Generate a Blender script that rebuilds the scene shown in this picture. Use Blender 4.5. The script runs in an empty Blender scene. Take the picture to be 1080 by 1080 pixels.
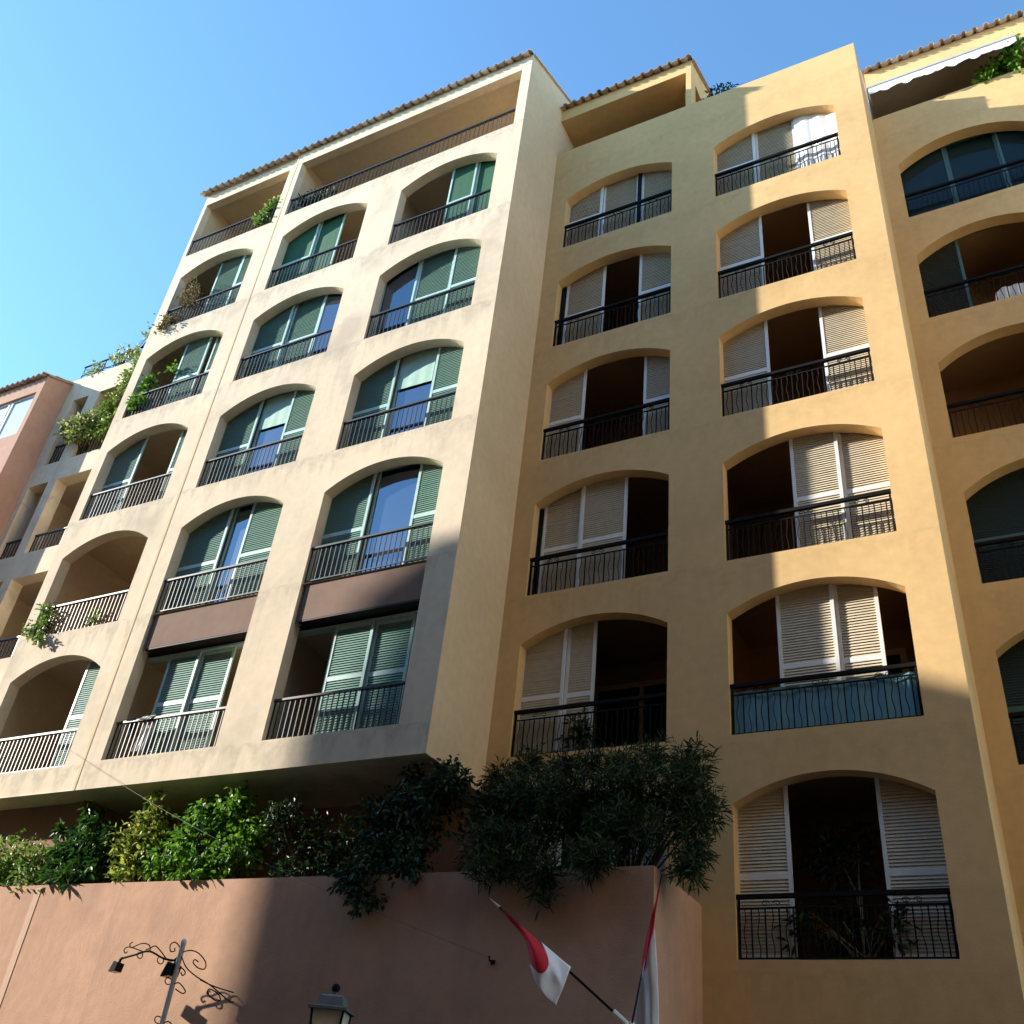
import bpy, math, random
from mathutils import Vector, Matrix
random.seed(7)
R = math.radians
scene = bpy.context.scene
col = scene.collection
EZ = 1.6                      # eye height; geometry below is measured from the eye, ground is at -1.6

# ------------------------------------------------------------------ camera
CR = ((0.88502, 0.45431, 0.09740),(0.19192, -0.54806, 0.81412),(-0.42322, 0.70189, 0.57294))   # right, up, forward (re-orthonormalised below)
fwd = Vector(CR[2]).normalized()
rgt = Vector(CR[0]); rgt = (rgt - fwd*rgt.dot(fwd)).normalized()
upv = rgt.cross(fwd)
FPX = 1059.0
cam_d = bpy.data.cameras.new('camera'); cam = bpy.data.objects.new('camera', cam_d); col.objects.link(cam)
cam_d.sensor_width = 36; cam_d.lens = 36*FPX/1080; cam_d.clip_end = 3000
cam.matrix_world = Matrix(((rgt.x, upv.x, -fwd.x, 0),(rgt.y, upv.y, -fwd.y, 0),(rgt.z, upv.z, -fwd.z, EZ),(0,0,0,1)))
scene.camera = cam
def at(px, py, Y):
    "photo measurement -> metres on the plane at depth Y"
    q = rgt*((px-540)/FPX) + upv*(-(py-540)/FPX) + fwd
    return q*(Y/q.y)

# ------------------------------------------------------------------ light
SUN = Vector((2.79, 1.0, -1.2)).normalized()
world = bpy.data.worlds.new('World'); scene.world = world; world.use_nodes = True
nt = world.node_tree
bg = nt.nodes['Background']; sky = nt.nodes.new('ShaderNodeTexSky')
sky.sky_type = 'NISHITA'; sky.sun_disc = False
ts = -SUN
sky.sun_elevation = math.asin(ts.z); sky.sun_rotation = math.atan2(ts.x, ts.y)
sky.air_density = 1.0; sky.dust_density = 0.1; sky.ozone_density = 2.2
tint = nt.nodes.new('ShaderNodeMix'); tint.data_type = 'RGBA'; tint.blend_type = 'MULTIPLY'; tint.inputs['Factor'].default_value = 1
tint.inputs[7].default_value = (0.75, 1.0, 1.08, 1)
nt.links.new(sky.outputs[0], tint.inputs[6]); nt.links.new(tint.outputs[2], bg.inputs[0]); bg.inputs[1].default_value = 0.15
sd = bpy.data.lights.new('sun', 'SUN'); so = bpy.data.objects.new('sun', sd); col.objects.link(so)
sd.energy = 4.6; sd.angle = R(0.53); sd.color = (1.0, 0.93, 0.82)
so.rotation_euler = SUN.to_track_quat('-Z', 'Y').to_euler(); so.location = (-60, -30, 60)
scene.view_settings.view_transform = 'Standard'; scene.view_settings.look = 'None'
scene.view_settings.exposure = 1.44; scene.view_settings.gamma = 1
scene.cycles.max_bounces = 8; scene.cycles.diffuse_bounces = 5

# ------------------------------------------------------------------ materials
def newmat(name):
    m = bpy.data.materials.new(name); m.use_nodes = True
    n = m.node_tree; b = n.nodes['Principled BSDF']
    return m, n, b
def N(n, t, **k):
    x = n.nodes.new(t)
    for a, v in k.items(): setattr(x, a, v)
    return x
def noise(n, scale, detail=4, vec=None, stretch=None):
    tc = N(n, 'ShaderNodeTexCoord'); t = N(n, 'ShaderNodeTexNoise')
    t.inputs['Scale'].default_value = scale; t.inputs['Detail'].default_value = detail
    if stretch:
        mp = N(n, 'ShaderNodeMapping'); mp.inputs['Scale'].default_value = stretch
        n.links.new(tc.outputs['Object'], mp.inputs[0]); n.links.new(mp.outputs[0], t.inputs['Vector'])
    else: n.links.new(tc.outputs['Object'], t.inputs['Vector'])
    return t
def ramp(n, src, stops):
    r = N(n, 'ShaderNodeValToRGB'); e = r.color_ramp.elements
    e[0].position, e[0].color = stops[0][0], (*stops[0][1], 1)
    e[1].position, e[1].color = stops[-1][0], (*stops[-1][1], 1)
    for p, c in stops[1:-1]:
        q = e.new(p); q.color = (*c, 1)
    n.links.new(src, r.inputs[0]); return r
def mix(n, fac, a, b, mode='MIX'):
    x = N(n, 'ShaderNodeMix', data_type='RGBA', blend_type=mode)
    if isinstance(fac, float): x.inputs['Factor'].default_value = fac
    else: n.links.new(fac, x.inputs['Factor'])
    for i, v in ((6, a), (7, b)):
        if isinstance(v, tuple): x.inputs[i].default_value = (*v, 1)
        else: n.links.new(v, x.inputs[i])
    return x.outputs[2]
def stucco(name, c, stain=(0.3, 0.27, 0.22), amount=0.35, lo=0.56, hi=0.75, bump=0.16, sill=None):
    m, n, b = newmat(name)
    big = noise(n, 0.45, 3); fine = noise(n, 6, 5)
    c0 = tuple(x*0.90 for x in c); c1 = tuple(min(1, x*1.07) for x in c)
    base = ramp(n, big.outputs[0], [(0.3, c0), (0.7, c1)]).outputs[0]
    f2 = ramp(n, fine.outputs[0], [(0.3, (0.93,)*3), (0.7, (1.04,)*3)]).outputs[0]
    base = mix(n, 1.0, base, f2, 'MULTIPLY')
    st = noise(n, 1.0, 6, stretch=(0.9, 0.9, 0.75))
    sf = ramp(n, st.outputs[0], [(lo, (0, 0, 0)), (hi, (amount,)*3)]).outputs[0]
    base = mix(n, sf, base, stain)
    dr = noise(n, 1.0, 5, stretch=(5.0, 5.0, 0.35))
    df = ramp(n, dr.outputs[0], [(0.55, (0, 0, 0)), (0.8, (amount*0.6,)*3)]).outputs[0]
    base = mix(n, df, base, stain)
    if sill:
        # rain streaks: grime that has run down the wall from each row of sills
        tc = N(n, 'ShaderNodeTexCoord'); sp = N(n, 'ShaderNodeSeparateXYZ'); n.links.new(tc.outputs['Object'], sp.inputs[0])
        f = N(n, 'ShaderNodeMath', operation='SUBTRACT'); f.inputs[0].default_value = sill[0]+30; n.links.new(sp.outputs[2], f.inputs[1])
        md = N(n, 'ShaderNodeMath', operation='MODULO'); n.links.new(f.outputs[0], md.inputs[0]); md.inputs[1].default_value = sill[1]
        wob = noise(n, 1.0, 4, stretch=(3.5, 3.5, 0.25))
        ln = ramp(n, wob.outputs[0], [(0.42, (0.02,)*3), (0.72, (1.0,)*3)])
        ml = N(n, 'ShaderNodeMath', operation='DIVIDE'); n.links.new(md.outputs[0], ml.inputs[0])
        ad2 = N(n, 'ShaderNodeMath', operation='MULTIPLY_ADD'); n.links.new(ln.outputs[0], ad2.inputs[0]); ad2.inputs[1].default_value = 1.1; ad2.inputs[2].default_value = 0.05
        n.links.new(ad2.outputs[0], ml.inputs[1])
        fr_ = ramp(n, ml.outputs[0], [(0.0, (0, 0, 0)), (0.12, (sill[2]*0.8,)*3), (0.3, (sill[2],)*3), (1.0, (0, 0, 0))])
        spk = noise(n, 9, 5); sk = ramp(n, spk.outputs[0], [(0.35, (0.25,)*3), (0.65, (1,)*3)])
        mm = N(n, 'ShaderNodeMath', operation='MULTIPLY'); n.links.new(fr_.outputs[0], mm.inputs[0]); n.links.new(sk.outputs[0], mm.inputs[1])
        base = mix(n, mm.outputs[0], base, stain)
    n.links.new(base, b.inputs['Base Color'])
    b.inputs['Roughness'].default_value = 0.92; b.inputs['Specular IOR Level'].default_value = 0.15
    g = noise(n, 38, 6); lump = noise(n, 2.2, 4)
    ad = N(n, 'ShaderNodeMath', operation='MULTIPLY_ADD'); n.links.new(lump.outputs[0], ad.inputs[0]); ad.inputs[1].default_value = 2.5; n.links.new(g.outputs[0], ad.inputs[2])
    bp = N(n, 'ShaderNodeBump'); bp.inputs['Strength'].default_value = bump; bp.inputs['Distance'].default_value = 0.012
    n.links.new(ad.outputs[0], bp.inputs['Height']); n.links.new(bp.outputs[0], b.inputs['Normal'])
    return m
def plain(name, c, rough=0.6, metal=0.0, var=0.08, scale=8, spec=0.4):
    m, n, b = newmat(name)
    t = noise(n, scale, 4)
    r = ramp(n, t.outputs[0], [(0.3, tuple(x*(1-var) for x in c)), (0.7, tuple(min(1, x*(1+var)) for x in c))])
    n.links.new(r.outputs[0], b.inputs['Base Color'])
    b.inputs['Roughness'].default_value = rough; b.inputs['Metallic'].default_value = metal
    b.inputs['Specular IOR Level'].default_value = spec
    return m
def island(name, stops, rough=0.8, trans=0.0, spec=0.3):
    m, n, b = newmat(name)
    g = N(n, 'ShaderNodeNewGeometry')
    r = ramp(n, g.outputs['Random Per Island'], stops)
    n.links.new(r.outputs[0], b.inputs['Base Color']); b.inputs['Roughness'].default_value = rough
    b.inputs['Specular IOR Level'].default_value = spec
    if trans:
        t = N(n, 'ShaderNodeBsdfTranslucent'); n.links.new(r.outputs[0], t.inputs[0])
        mx = N(n, 'ShaderNodeMixShader'); mx.inputs[0].default_value = trans
        out = n.nodes['Material Output']
        n.links.new(b.outputs[0], mx.inputs[1]); n.links.new(t.outputs[0], mx.inputs[2]); n.links.new(mx.outputs[0], out.inputs[0])
    return m
def glassy(name, c, refl=0.4, rough=0.03):
    m, n, b = newmat(name)
    b.inputs['Base Color'].default_value = (*c, 1); b.inputs['Roughness'].default_value = 0.5; b.inputs['Specular IOR Level'].default_value = 0.05
    gl = N(n, 'ShaderNodeBsdfGlossy'); gl.inputs['Roughness'].default_value = rough; gl.inputs['Color'].default_value = (0.72, 0.85, 1, 1)
    w = noise(n, 1.5, 2); bp = N(n, 'ShaderNodeBump'); bp.inputs['Strength'].default_value = 0.04; bp.inputs['Distance'].default_value = 0.02
    n.links.new(w.outputs[0], bp.inputs['Height']); n.links.new(bp.outputs[0], gl.inputs['Normal'])
    mx = N(n, 'ShaderNodeMixShader'); mx.inputs[0].default_value = refl
    n.links.new(b.outputs[0], mx.inputs[1]); n.links.new(gl.outputs[0], mx.inputs[2]); n.links.new(mx.outputs[0], n.nodes['Material Output'].inputs[0])
    return m
M = dict(
    cream=stucco('cream_stucco', (0.70, 0.595, 0.445), stain=(0.37, 0.325, 0.26), amount=0.5, lo=0.53, hi=0.70, sill=(19.44, 3.0, 0.55)),
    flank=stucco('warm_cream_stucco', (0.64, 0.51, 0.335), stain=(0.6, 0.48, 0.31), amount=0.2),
    tile_grey=island('weathered_clay_tile', [(0.0, (0.33, 0.25, 0.20)), (0.5, (0.50, 0.41, 0.34)), (1.0, (0.64, 0.55, 0.47))], 0.85),
    ochre=stucco('ochre_stucco', (0.66, 0.45, 0.215), stain=(0.44, 0.30, 0.14), amount=0.3, sill=(19.57, 3.012, 0.35)),
    pink=stucco('salmon_stucco', (0.50, 0.305, 0.205), stain=(0.31, 0.195, 0.14), amount=0.6, lo=0.5, sill=(5.3, 40.0, 0.5), bump=0.4),
    pink_light=stucco('pale_salmon_render', (0.58, 0.40, 0.29), stain=(0.4, 0.27, 0.2), amount=0.4),
    shade_brown=stucco('shade_brown_render', (0.30, 0.17, 0.12), stain=(0.2, 0.12, 0.08), amount=0.4),  # brown back wall, its colour darkened for the shade under the overhang
    rose=stucco('rose_stucco', (0.47, 0.29, 0.215), stain=(0.36, 0.2, 0.14), amount=0.3),
    brown=stucco('brown_render', (0.24, 0.165, 0.13), stain=(0.15, 0.1, 0.08), amount=0.3),
    room=stucco('beige_balcony_render', (0.60, 0.48, 0.33), amount=0.2),
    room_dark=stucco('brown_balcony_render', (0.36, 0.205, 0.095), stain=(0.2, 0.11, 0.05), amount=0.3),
    room_grey=stucco('grey_terrace_render', (0.42, 0.36, 0.28), stain=(0.34, 0.28, 0.2), amount=0.2),
    gslat=plain('grey_green_slats', (0.15, 0.28, 0.225), 0.5),
    gframe=plain('pale_green_frame', (0.42, 0.60, 0.57), 0.4),
    darkbrown=plain('near_black_brown', (0.022, 0.014, 0.013), 0.7),
    canvas=plain('green_canvas', (0.008, 0.085, 0.036), 0.7, var=0.12),
    bslat=plain('beige_slats', (0.56, 0.485, 0.35), 0.5),
    bframe=plain('white_frame', (0.72, 0.72, 0.71), 0.4, var=0.03),
    dslat=plain('dark_green_slats', (0.018, 0.032, 0.026), 0.5),
    dframe=plain('dark_teal_frame', (0.05, 0.11, 0.10), 0.4),
    iron=plain('black_iron', (0.009, 0.009, 0.010), 0.75, 0.0, spec=0.1),
    iron_worn=plain('worn_black_iron', (0.022, 0.021, 0.02), 0.42, 0.0, spec=0.6),
    steel=plain('grey_galvanised_steel', (0.50, 0.51, 0.52), 0.45, 0.3),
    glass=glassy('window_glass', (0.010, 0.018, 0.04), 0.22),
    dglass=glassy('dark_glass', (0.008, 0.020, 0.020), 0.025),
    pale_glass=glassy('pale_glass', (0.36, 0.47, 0.60), 0.3),
    blind=plain('mint_blind_cloth', (0.36, 0.56, 0.48), 0.8, var=0.05),
    white=plain('white_cloth', (0.80, 0.79, 0.77), 0.8, var=0.04, scale=3),
    awn=plain('white_awning_cloth', (0.80, 0.80, 0.80), 0.8, var=0.04, scale=3),
    lilac=plain('white_flag_cloth', (0.82, 0.82, 0.90), 0.75, var=0.04, scale=4),
    red=plain('red_flag_cloth', (0.55, 0.012, 0.03), 0.75, var=0.1, scale=4),
    blue=plain('blue_screen_cloth', (0.17, 0.36, 0.42), 0.7, var=0.12, scale=5),
    bluedark=plain('dark_blue_cloth', (0.02, 0.025, 0.09), 0.8),
    stem=plain('brown_bark', (0.10, 0.065, 0.04), 0.9, var=0.3),
    dry=plain('dry_twig', (0.30, 0.20, 0.10), 0.9, var=0.3),
    cable=plain('grey_cable', (0.16, 0.15, 0.13), 0.7),
    asphalt=plain('asphalt', (0.055, 0.053, 0.05), 0.9, var=0.3, scale=30),
    paving=plain('paving_stone', (0.17, 0.145, 0.12), 0.85, var=0.15, scale=12),
    soil=plain('dark_soil', (0.06, 0.04, 0.03), 0.95, var=0.3),
    lamp_glass=plain('frosted_lamp_glass', (0.62, 0.59, 0.50), 0.3, var=0.1),
    lead=plain('weathered_lead', (0.16, 0.19, 0.20), 0.4, 0.4),
    opp=stucco('terracotta_stucco', (0.27, 0.15, 0.075), amount=0.3),
    tile=island('clay_tile', [(0.0, (0.31, 0.20, 0.145)), (0.5, (0.45, 0.33, 0.25)), (1.0, (0.60, 0.49, 0.40))], 0.85),
    lf_pale=island('pale_green_leaf', [(0, (0.06, 0.14, 0.02)), (0.6, (0.16, 0.26, 0.045)), (1, (0.32, 0.41, 0.10))], 0.5, 0.3),
    lf_dark=island('glossy_dark_leaf', [(0, (0.02, 0.065, 0.012)), (0.7, (0.045, 0.12, 0.018)), (1, (0.10, 0.19, 0.03))], 0.45, 0.25, 0.3),
    lf_yellow=island('variegated_yellow_leaf', [(0, (0.04, 0.10, 0.015)), (0.4, (0.13, 0.2, 0.025)), (0.6, (0.36, 0.40, 0.06)), (1, (0.5, 0.52, 0.12))], 0.5, 0.3),
    lf_bright=island('bright_green_leaf', [(0, (0.045, 0.13, 0.012)), (0.6, (0.105, 0.25, 0.02)), (1, (0.22, 0.38, 0.05))], 0.5, 0.35, 0.25),
    lf_deep=island('deep_green_leaf', [(0, (0.010, 0.028, 0.010)), (0.7, (0.02, 0.048, 0.015)), (1, (0.04, 0.07, 0.022))], 0.45, 0.25),
    lf_olean=island('oleander_leaf', [(0, (0.015, 0.033, 0.010)), (0.6, (0.028, 0.055, 0.016)), (1, (0.07, 0.10, 0.025))], 0.5, 0.25),
    lf_varieg=island('cream_edged_leaf', [(0, (0.08, 0.15, 0.03)), (0.5, (0.22, 0.28, 0.08)), (1, (0.55, 0.54, 0.26))], 0.5, 0.3),
    lf_dry=island('dry_leaf', [(0, (0.05, 0.07, 0.03)), (0.5, (0.18, 0.13, 0.05)), (1, (0.34, 0.26, 0.12))], 0.7, 0.2),
)

# ------------------------------------------------------------------ builders
ORG = {}
class MB:
    def __init__(s): s.v = []; s.f = []; s.m = []
    def face(s, pts, mi=0):
        k = len(s.v); s.v += [tuple(p) for p in pts]; s.f.append(tuple(range(k, k+len(pts)))); s.m.append(mi)
    def box(s, x0, x1, y0, y1, z0, z1, mi=0):
        k = len(s.v)
        s.v += [(x, y, z) for z in (z0, z1) for y in (y0, y1) for x in (x0, x1)]
        for f in ((0,2,3,1),(4,5,7,6),(0,1,5,4),(2,6,7,3),(0,4,6,2),(1,3,7,5)):
            s.f.append(tuple(k+i for i in f)); s.m.append(mi)
    def tube(s, pts, r, n=6, mi=0, r2=None, cap=True):
        pts = [Vector(p) for p in pts]; rings = []
        for i, p in enumerate(pts):
            d = (pts[min(i+1, len(pts)-1)]-pts[max(i-1, 0)])
            if d.length < 1e-9: d = Vector((0, 0, 1))
            d.normalize()
            a = d.orthogonal().normalized() if i == 0 else (a - d*a.dot(d)).normalized()
            b = d.cross(a); rr = r if r2 is None else r+(r2-r)*i/max(1, len(pts)-1)
            k = len(s.v)
            for j in range(n):
                t = 2*math.pi*j/n; s.v.append(tuple(p+(a*math.cos(t)+b*math.sin(t))*rr))
            rings.append(k)
        for q, w in zip(rings, rings[1:]):
            for j in range(n):
                s.f.append((q+j, q+(j+1)%n, w+(j+1)%n, w+j)); s.m.append(mi)
        if cap:
            s.f.append(tuple(rings[0]+j for j in reversed(range(n)))); s.m.append(mi)
            s.f.append(tuple(rings[-1]+j for j in range(n))); s.m.append(mi)
    def lathe(s, c, prof, n=12, mi=0, rot=0):
        k = len(s.v)
        for r, z in prof:
            for j in range(n):
                t = 2*math.pi*j/n+rot; s.v.append((c[0]+r*math.cos(t), c[1]+r*math.sin(t), c[2]+z))
        for i in range(len(prof)-1):
            for j in range(n):
                a = k+i*n; s.f.append((a+j, a+(j+1)%n, a+n+(j+1)%n, a+n+j)); s.m.append(mi)
    def build(s, name, mats, parent=None, smooth=False):
        if not isinstance(mats, (list, tuple)): mats = [mats]
        o = ORG.get(parent.name, Vector((0, 0, 0))) if parent else Vector((0, 0, 0))
        me = bpy.data.meshes.new(name)
        me.from_pydata([(x-o.x, y-o.y, z+EZ-o.z) for x, y, z in s.v], [], s.f)
        for m in mats: me.materials.append(m)
        if len(mats) > 1: me.polygons.foreach_set('material_index', s.m)
        if smooth: me.polygons.foreach_set('use_smooth', [True]*len(me.polygons))
        me.update()
        ob = bpy.data.objects.new(name, me); col.objects.link(ob)
        if parent: ob.parent = parent; ORG[ob.name] = o
        return ob
def tag(o, label=None, cat=None, group=None, kind=None):
    for k, v in (('label', label), ('category', cat), ('group', group), ('kind', kind)):
        if v: o[k] = v
    return o
def thing(name, loc, label, cat, group=None):
    o = bpy.data.objects.new(name, None); col.objects.link(o)
    o.location = (loc[0], loc[1], loc[2]+EZ); o.empty_display_size = 0.3
    ORG[o.name] = Vector((loc[0], loc[1], loc[2]+EZ))
    return tag(o, label, cat, group)
GZ = -1.6

# ------------------------------------------------------------------ facade pieces
def arc(x0, x1, zs, rise, n=20):
    if rise <= 0: return [(x0, zs), (x1, zs)]
    h = (x1-x0)/2; rad = (h*h+rise*rise)/(2*rise); cx = (x0+x1)/2; cz = zs+rise-rad
    a = math.asin(min(1, h/rad)); return [(cx+rad*math.sin(-a+2*a*i/n), cz+rad*math.cos(-a+2*a*i/n)) for i in range(n+1)]
def cell(mb, xa, xb, za, zb, Y, op=None, t=0.22, mi=0):
    "one wall panel of a facade, with an arched opening (x0, x1, sill, spring, rise) cut through"
    q = lambda pts: mb.face([(x, Y, z) for x, z in pts], mi)
    if not op: q([(xa, za), (xb, za), (xb, zb), (xa, zb)]); return
    x0, x1, z0, zs, rise = op; A = arc(x0, x1, zs, rise)
    q([(xa, za), (x0, za), (x0, zb), (xa, zb)]); q([(x1, za), (xb, za), (xb, zb), (x1, zb)])
    if z0 > za: q([(x0, za), (x1, za), (x1, z0), (x0, z0)])
    for (ax, az), (bx, bz) in zip(A, A[1:]): q([(ax, az), (bx, bz), (bx, zb), (ax, zb)])
    loop = [(x0, z0), (x1, z0)]+A[::-1]
    for (ax, az), (bx, bz) in zip(loop, loop[1:]+loop[:1]):
        if abs(ax-bx)+abs(az-bz) > 1e-6: mb.face([(ax, Y, az), (ax, Y+t, az), (bx, Y+t, bz), (bx, Y, bz)], mi)
def recess(parent, op, Y, depth, mat, name='balcony_recess', door=False, ex=0.3, y0=0.03):
    x0, x1, z0, zs, rise = op; xa, xb, za, zb = x0-ex, x1+ex, z0-0.04, zs+rise+0.22; ya, yb = Y+y0, Y+depth
    mb = MB()
    mb.face([(xa, ya, za), (xb, ya, za), (xb, yb, za), (xa, yb, za)])
    mb.face([(xa, ya, zb), (xa, yb, zb), (xb, yb, zb), (xb, ya, zb)])
    mb.face([(xa, ya, za), (xa, yb, za), (xa, yb, zb), (xa, ya, zb)])
    mb.face([(xb, ya, za), (xb, ya, zb), (xb, yb, zb), (xb, yb, za)])
    mb.face([(xa, yb, za), (xb, yb, za), (xb, yb, zb), (xa, yb, zb)])
    o = mb.build(name, mat, parent)
    if door:
        d = MB(); c = (x0+x1)/2
        d.box(c-0.95, c-0.85, yb-0.05, yb-0.003, za+0.003, zs+0.22); d.box(c+0.85, c+0.95, yb-0.05, yb-0.003, za+0.003, zs+0.22)
        d.box(c-0.85, c+0.85, yb-0.05, yb-0.003, zs+0.12, zs+0.22); d.box(c-0.04, c+0.04, yb-0.05, yb-0.003, za+0.003, zs+0.12)
        d.box(c-0.85, c-0.04, yb-0.03, yb-0.003, za+0.003, zs+0.12, 1); d.box(c+0.04, c+0.85, yb-0.03, yb-0.003, za+0.003, zs+0.12, 1)
        d.build('balcony_door', [M['room'], M['dglass']], o)
    return o
def shutter(parent, x0, x1, z0, z1, Y, slat, frame, zm, edge=0.055):
    mb = MB(); th = 0.035
    mb.box(x0, x0+edge, Y, Y+th, z0, z1, 1); mb.box(x1-edge, x1, Y, Y+th, z0, z1, 1)
    mb.box(x0+edge, x1-edge, Y+0.002, Y+th, z0, z0+0.09, 1); mb.box(x0+edge, x1-edge, Y+0.002, Y+th, z1-0.07, z1, 1)
    mb.box(x0+edge, x1-edge, Y+0.002, Y+th, zm-0.04, zm+0.04, 1)
    def run(za, zb):
        n = max(1, int(round((zb-za)/0.045))); p = (zb-za)/n
        for i in range(n):
            z = za+(i+0.5)*p; a = x0+edge; b = x1-edge; hh = p*0.56; w = 0.0195; j = random.uniform(-0.0012, 0.0012)
            f0 = (Y+0.003+j, z-hh); f1 = (Y+0.003+w+j, z+hh); e = 0.006
            P = [f0, (f0[0]+e, f0[1]-0.001), (f1[0]+e, f1[1]-0.001), f1]
            k = len(mb.v)
            for x in (a, b): mb.v += [(x, y, zz) for y, zz in P]
            for u in range(4): mb.f.append((k+u, k+(u+1)%4, k+4+(u+1)%4, k+4+u)); mb.m.append(0)
    run(z0+0.09, zm-0.04); run(zm+0.04, z1-0.07)
    return mb.build('shutter', [slat, frame], parent)
def pane(parent, x0, x1, z0, z1, Y, glass, frame, e=0.05):
    mb = MB()
    mb.box(x0, x0+e, Y, Y+0.05, z0, z1, 1); mb.box(x1-e, x1, Y, Y+0.05, z0, z1, 1)
    mb.box(x0+e, x1-e, Y+0.002, Y+0.05, z0, z0+e, 1); mb.box(x0+e, x1-e, Y+0.002, Y+0.05, z1-e, z1, 1)
    mb.box(x0+e, x1-e, Y+0.02, Y+0.03, z0+e, z1-e, 0)
    return mb.build('glass_pane', [glass, frame], parent)
def cloth_panel(parent, name, x0, x1, z0, z1, Y, mat, amp=0.006, n=14):
    mb = MB(); ph = random.random()*6
    def P(i, j, o): 
        x = x0+(x1-x0)*i/n; z = z0+(z1-z0)*j/6
        return (x, Y+o+amp*math.sin(ph+i*1.3)+amp*0.6*math.sin(ph+j*1.7+i*0.4), z)
    for i in range(n):
        for j in range(6):
            mb.face([P(i, j, 0), P(i+1, j, 0), P(i+1, j+1, 0), P(i, j+1, 0)]); mb.face([P(i, j, 0.006), P(i, j+1, 0.006), P(i+1, j+1, 0.006), P(i+1, j, 0.006)])
    return mb.build(name, mat, parent, True)
def window(parent, op, Y, panels, slat, frame, zm, glass=None, label=None):
    "sliding frame in the opening; every panel is a mesh of its own under it"
    x0, x1, z0, zs, rise = op; zt = zs+rise+0.1; W = x1-x0; a, b = x0-0.22, x1+0.22
    mb = MB(); mb.box(a, b, Y, Y+0.14, z0-0.035, z0+0.012); mb.box(a, b, Y, Y+0.14, zt, zt+0.04)
    for X in (a-0.03, b): mb.box(X, X+0.03, Y, Y+0.14, z0-0.035, zt+0.04)
    w = mb.build('window', frame, parent)
    if label: w['label'] = label
    for i, p in enumerate(panels):
        k, f0, f1 = p[:3]
        xa = x0+W*f0-(0.05 if f0 <= 0 else 0); xb = x0+W*f1+(0.05 if f1 >= 1 else 0)
        yy = Y+0.012+0.048*(i % 2); zb = z0+0.015
        if k == 'S': shutter(w, xa, xb, zb, zt-0.003, yy, slat, frame, z0+zm)
        elif k == 'L': shutter(w, xa, xb, zb, zt-0.003, yy, slat, frame, z0+zm, 0.07)
        elif k in 'GB':
            g = pane(w, xa, xb, zb, zt-0.003, yy+0.03, glass or M['glass'], frame)
            if k == 'B': cloth_panel(w, 'blind', xa+0.06, xb-0.06, z0+p[3], zt-0.05, yy+0.012, M['blind'], 0.002)
        elif k == 'C':
            f = MB(); e = 0.045
            f.box(xa, xa+e, yy, yy+0.035, zb, zt-0.003); f.box(xb-e, xb, yy, yy+0.035, zb, zt-0.003)
            f.box(xa+e, xb-e, yy+0.002, yy+0.035, z0+zm-0.03, z0+zm+0.03)
            f.build('panel_frame', frame, w)
            cloth_panel(w, 'canvas_panel', xa+e*0.5, xb-e*0.5, zb, zt-0.01, yy+0.02, M['canvas'], 0.0006)
        elif k == 'W': cloth_panel(w, 'white_sheet', xa, xb, z0+0.03, zt-0.02, yy, M['white'], 0.012)
        elif k == 'P':
            f = MB(); f.box(xa, xb, yy, yy+0.06, zb, zt-0.003); f.build('post', M['iron'], w)
    return w
def railing(parent, x0, x1, z0, h, Y, wavy=False, sp=0.11, r=0.0085):
    mb = MB(); zt = z0+h; lo = z0+0.02
    mb.box(x0, x1, Y-0.008, Y+0.008, lo, lo+0.02)
    top = zt-(0.13 if wavy else 0.015)
    if wavy: mb.box(x0, x1, Y-0.008, Y+0.008, top-0.01, top+0.012)
    n = int(round((x1-x0)/sp)); dx = (x1-x0)/n
    for i in range(n+1):
        x = x0+dx*i; 
        if i == 0: x += 0.012
        if i == n: x -= 0.012
        if wavy and i % 2:
            L = top-lo
            mb.tube([(x+0.014*math.sin(2*math.pi*(u/12)*1.5), Y, lo+L*u/12) for u in range(13)], r*0.8, 5, cap=False)
        else: mb.box(x-r, x+r, Y-r, Y+r, lo, zt-0.01 if not wavy else top)
    if wavy:
        c = x0
        for c in (x0+(x1-x0)*0.17, x0+(x1-x0)*0.5, x0+(x1-x0)*0.83):
            for sg in (-1, 1):
                mb.tube([(c+sg*(0.075-0.055*math.cos(t)*(1-t/9)), Y, top+0.055+0.04*math.sin(t)*(1-t/9)) for t in [k*0.55 for k in range(13)]], 0.006, 5, cap=False)
        for c in (x0+0.02, x1-0.02): mb.box(c-0.014, c+0.014, Y-0.014, Y+0.014, lo, zt-0.01)
    im = M['iron'] if wavy else M['iron_worn']
    o = mb.build('railing', im, parent)
    hb = MB(); e = 0.03 if wavy else 0.02
    hb.box(x0-0.03, x1+0.03, Y-0.03, Y+0.03, zt-0.012, zt-0.012+(0.055 if wavy else 0.038))
    hb.build('handrail', im, o)
    return o
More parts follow.
